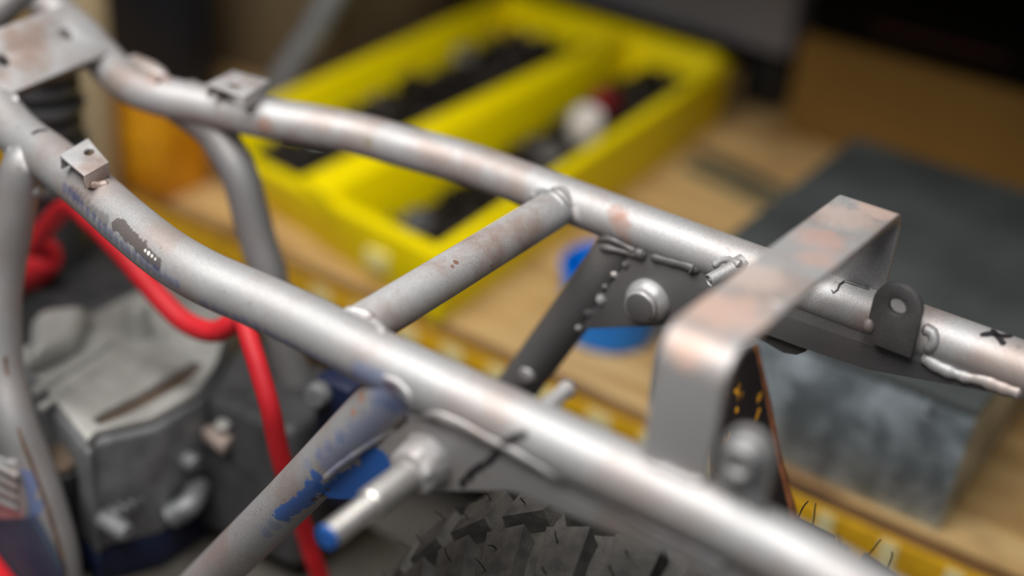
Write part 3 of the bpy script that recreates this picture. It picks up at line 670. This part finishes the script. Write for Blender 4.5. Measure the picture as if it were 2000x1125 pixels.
# hardware: two heaps nobody could count, plus the pieces that stand out
mat_hw = plain('dark_hardware', srgb(60, 54, 50), 0.45, 0.6, 0.3, 300, col2=srgb(30, 27, 26))
def heap(name, x0, x1, y0, y1, z0, z1, n, seed):
    rnd = random.Random(seed); mb = MB()
    for i in range(n):
        u = rnd.random(); y = y0+(y1-y0)*u; x = rnd.uniform(x0, x1); z = z0+(z1-z0)*u+rnd.uniform(-0.012, 0.006)
        d = Vector((rnd.uniform(-1, 1), rnd.uniform(-1, 1), rnd.uniform(-.5, .5))).normalized(); L = rnd.uniform(0.012, 0.034); r = rnd.uniform(0.002, 0.0042)
        x = min(max(x, x0+abs(d.x)*L/2+r*2), x1-abs(d.x)*L/2-r*2); y = min(max(y, y0+L/2+r), y1-L/2-r); z = max(z, H+0.008+abs(d.z)*L/2+r*1.9)
        mb.add(lathe(V(x, y, z)-d*L/2, d, [(0, r*1.9), (r*1.4, r*1.9), (r*1.5, r), (L, r)], 6))
    mb.add(hexa([V(x0, y0, H+0.0066), V(x1, y0, H+0.0066), V(x1, y1, H+0.0066), V(x0, y1, H+0.0066)], [V(x0, y0, z0-0.006), V(x1, y0, z0-0.006), V(x1, y1, z1-0.006), V(x0, y1, z1-0.006)], 0.0005))
    o = mb.link(name, mat_hw, angle=30, base=V((x0+x1)/2, (y0+y1)/2, H+0.0065)); o['kind'] = 'stuff'; return o
tag(heap('screws', -0.592, -0.456, 0.535, 1.060, -0.264, -0.246, 560, 1), 'dark heap of screws and bolts in left bay of yellow tray', 'screws')
tag(heap('bolts', -0.390, -0.286, 0.475, 1.060, -0.284, -0.240, 460, 2), 'dark heap of bolts and nuts in right bay of yellow tray', 'bolts')
def small(name, label, cat, px, z, r, h, mat, axis=EZ, seg=16, prof=None):
    p = pz(px[0], px[1], z)
    return tag(link(name, *lathe(p, axis, prof or [(0, r*0.9), (h*0.15, r), (h*0.8, r), (h, r*0.8)], seg), mat), label, cat, 'loose %ss in the tray' % cat)
mat_white = plain('white_plastic', srgb(226, 220, 214), 0.4); mat_zinc = plain('zinc', (0.55, 0.55, 0.53, 1), 0.35, 0.9)
mat_rcap = plain('red_plastic', srgb(130, 20, 30), 0.4)
small('plastic_plug', 'white plastic plug among the bolts in right bay of yellow tray', 'plug', (1142, 268), -0.245, 0.020, 0.036, mat_white, axis=Vector((0.2, -0.3, 1)))
small('plastic_plug', 'dark red plug beside the white plug in yellow tray', 'plug', (1170, 208), -0.245, 0.018, 0.022, mat_rcap, axis=Vector((0.6, 0.2, 1)))
small('flat_washer', 'grey washer near the front end of tray right bay', 'washer', (815, 432), -0.268, 0.015, 0.005, mat_dgrey, axis=Vector((0.3, -0.5, 1)))
small('flat_washer', 'small grey washer below the white plug in yellow tray', 'washer', (1075, 300), -0.246, 0.016, 0.005, mat_zinc, axis=Vector((0.1, -0.4, 1)))
small('hex_nut', 'grey hexagon nut in the near end of tray left bay', 'nut', (620, 285), -0.248, 0.016, 0.014, mat_zinc, seg=6)
small('hex_nut', 'grey hexagon nut lying midway along tray left bay', 'nut', (905, 115), -0.246, 0.016, 0.014, mat_zinc, axis=Vector((0.4, -0.3, 1)), seg=6)
# galvanised box
def galv():
    m, nt, bs = new_mat('galvanised_sheet')
    tc = nt.nodes.new('ShaderNodeTexCoord').outputs['Object']
    n = noise(nt, 20, 6, tc, 0.7); n2 = noise(nt, 9, 4, tc, 0.6)
    c = mix(nt, ramp(nt, n.outputs[0], 0.38, 0.66), (0.19, 0.225, 0.25, 1), (0.62, 0.72, 0.80, 1))
    c = mix(nt, math_(nt, 'MULTIPLY', ramp(nt, n2.outputs[0], 0.58, 0.72), 0.8), c, (0.07, 0.08, 0.09, 1))
    nt.links.new(c, bs.inputs['Base Color']); bs.inputs['Metallic'].default_value = 0.6; bs.inputs['Roughness'].default_value = 0.42
    return m
mat_galv = galv(); mat_galvtop = plain('dull_zinc_lid', (0.13, 0.15, 0.15, 1), 0.5, 0.5, 0.2, 9)
gb = thing('metal_box', 'galvanised sheet metal box with a lid at the right of the bench', 'box', V(0.11, 0.67, H))
gx0, gx1, gy0, gy1 = -0.030, 0.240, 0.458, 0.880
link('body', *hexa([V(gx0+0.006, gy0, H+0.0003), V(gx1, gy0, H+0.0003), V(gx1, gy1, H+0.0003), V(gx0+0.006, gy1, H+0.0003)], [V(gx0, gy0, -0.185), V(gx1+0.004, gy0, -0.185), V(gx1+0.004, gy1, -0.185), V(gx0, gy1, -0.185)], 0.002), mat_galv, gb)
link('lid', *box(V(gx0-0.002, gy0-0.002, -0.1845), V(gx1+0.006, gy1+0.002, -0.176), 0.002), mat_galvtop, gb)
for x in (0.05, 0.21): link('rivet', *lathe(V(x, gy0+0.001, -0.195), -EY, [(0, 0.004), (0.0015, 0.0036), (0.0025, 0.002)], 12), mat_dgrey, gb)
# blue cup
mat_blue = plain('blue_plastic', srgb(0, 126, 226), 0.35, 0, 0.03, 20)
cup = tag(link('plastic_cup', *lathe(V(-0.124, 0.545, H+0.0003), EZ, [(0, 0.043), (0.003, 0.046), (0.056, 0.050), (0.070, 0.052), (0.071, 0.049), (0.063, 0.046), (0.008, 0.043), (0.007, 0.02)], 40), mat_blue), 'bright blue plastic cup on the bench behind the far gusset', 'cup')
# two steel strips behind the box
mat_strip = plain('dark_green_steel', srgb(96, 104, 92), 0.5, 0.5, 0.1, 40)
def flatbar(a, b, w_, t, name, label):
    a, b = Vector(a), Vector(b); d = (b-a).normalized(); s = d.cross(EZ).normalized()*w_/2
    return tag(link(name, *hexa([a-s, b-s, b+s, a+s], [a-s+EZ*t, b-s+EZ*t, b+s+EZ*t, a+s+EZ*t], 0.001), mat_strip), label, 'steel bar', 'flat bars lying beside the tray')
flatbar(V(-0.250, 0.975, H), V(-0.082, 0.930, H), 0.020, 0.008, 'steel_bar', 'dark green flat bar beside the tray, farther of two')
flatbar(V(-0.245, 0.930, H), V(-0.075, 0.890, H), 0.014, 0.008, 'steel_bar', 'dark green flat bar beside the tray, nearer of two')
# orange block at the left
mat_orange = plain('orange_wood', srgb(222, 156, 20), 0.5, 0, 0.12, 18, col2=srgb(190, 120, 10))
ob = thing('orange_block', 'orange yellow block with small holes standing left of the yellow tray', 'block', V(-0.66, 0.475, H))
link('body', *hexa([V(-0.720, 0.443, H+0.0003), V(-0.626, 0.443, H+0.0003), V(-0.626, 0.515, H+0.0003), V(-0.720, 0.515, H+0.0003)], [V(-0.720, 0.443, -0.186), V(-0.626, 0.443, -0.188), V(-0.626, 0.515, -0.205), V(-0.720, 0.515, -0.190)], 0.005, 3), mat_orange, ob)
for (x, z) in ((-0.695, -0.215), (-0.665, -0.215), (-0.695, -0.25), (-0.665, -0.25), (-0.68, -0.28), (-0.642, -0.232)):
    link('peg_hole', *lathe(V(x, 0.4435, z), -EY, [(0, 0.0032), (0.0008, 0.0032), (0.001, 0.0026)], 12), mat_brown, ob)
# boards, post, cartons and machine farther back
mat_beige = plain('beige_board', srgb(176, 156, 124), 0.7, 0, 0.08, 12)
def standing(name, label, cat, xl, xr, ytop, Y, depth, mat, b=0.003, ymid=150):
    a = pY(xl, ymid, Y); c = pY(xr, ymid, Y); t = pY((xl+xr)/2, ytop, Y)
    return tag(link(name, *box((a.x, Y, ZR+H+0.0003), (c.x, Y+depth, t.z), b), mat), label, cat)
a = pY(143, 250, 0.40); c = pY(192, 250, 0.40)
tag(link('beige_board', *box((a.x, 0.40, 0.0), (c.x, 0.425, ZR+0.30), 0.003), mat_beige), 'narrow beige board standing upright behind the finned cylinder', 'board')
standing('navy_post', 'dark navy post standing behind the head plate', 'post', 190, 352, -300, 0.62, 0.06, plain('navy_black', srgb(20, 24, 34), 0.5), ymid=100)
mat_card = plain('brown_cardboard', srgb(104, 88, 62), 0.85, 0, 0.06, 8)
standing('cardboard_box', 'large brown cardboard box standing left behind the yellow tray', 'box', 340, 655, -200, 0.78, 0.25, mat_card, ymid=60)
standing('black_crate', 'black crate in the dark beyond the left side of yellow tray', 'crate', 640, 1000, -120, 1.12, 0.25, plain('black_crate', srgb(18, 17, 16), 0.7), ymid=20)
a = pz(512, 236, H+0.0003); b = pY(665, -30, a.y+0.06); b = a+(b-a)*1.35
tag(link('steel_pipe', *tube([a+EZ*0.012, a.lerp(b, 0.5), b], 0.0165, 20), plain('grey_pipe', srgb(138, 140, 142), 0.4, 0.3)), 'grey pipe leaning against the cardboard box', 'pipe')
Ym = 1.125
mach = thing('grey_cabinet', 'grey painted cabinet on dark feet beyond the far end of tray', 'cabinet', V(-0.40, 1.22, H))
ml = pY(1190, 10, Ym); mr = pY(1535, 135, Ym)
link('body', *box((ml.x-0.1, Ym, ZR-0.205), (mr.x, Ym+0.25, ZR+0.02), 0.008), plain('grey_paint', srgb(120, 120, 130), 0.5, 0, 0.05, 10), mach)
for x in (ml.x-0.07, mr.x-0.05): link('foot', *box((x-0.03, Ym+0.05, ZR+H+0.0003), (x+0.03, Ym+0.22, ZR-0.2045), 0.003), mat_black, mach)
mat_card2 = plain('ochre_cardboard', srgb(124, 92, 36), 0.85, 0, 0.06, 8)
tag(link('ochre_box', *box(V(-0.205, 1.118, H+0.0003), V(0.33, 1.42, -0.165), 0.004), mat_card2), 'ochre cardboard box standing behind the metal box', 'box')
bk = thing('black_case', 'black case lying on top of the ochre cardboard box', 'case', V(0.08, 1.27, -0.1648))
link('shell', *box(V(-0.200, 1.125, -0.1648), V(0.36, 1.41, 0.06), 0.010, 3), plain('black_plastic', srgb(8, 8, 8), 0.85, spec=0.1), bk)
link('trim_strip', *box(V(-0.12, 1.1236, -0.135), V(0.05, 1.1262, -0.130), 0.0005), plain('dim_red', srgb(70, 10, 14), 0.5), bk)

# made-up shelf, out of view, added to shade the far end of the bench
sh = thing('shade_shelf', 'added unseen shelf that shades the back of the workbench', 'shelf', V(-0.3, 1.9, 0.15))
link('shade_board', *box(V(-1.9, 0.66, 0.15), V(1.2, 1.945, 0.18), 0.003), mat_woodedge, sh)
for x in (-1.5, -0.3, 0.9): link('bracket', *hexa([V(x-0.01, 1.90, -0.10), V(x+0.01, 1.90, -0.10), V(x+0.01, 1.945, -0.10), V(x-0.01, 1.945, -0.10)], [V(x-0.01, 1.20, 0.149), V(x+0.01, 1.20, 0.149), V(x+0.01, 1.945, 0.149), V(x-0.01, 1.945, 0.149)], 0.002), mat_black, sh)
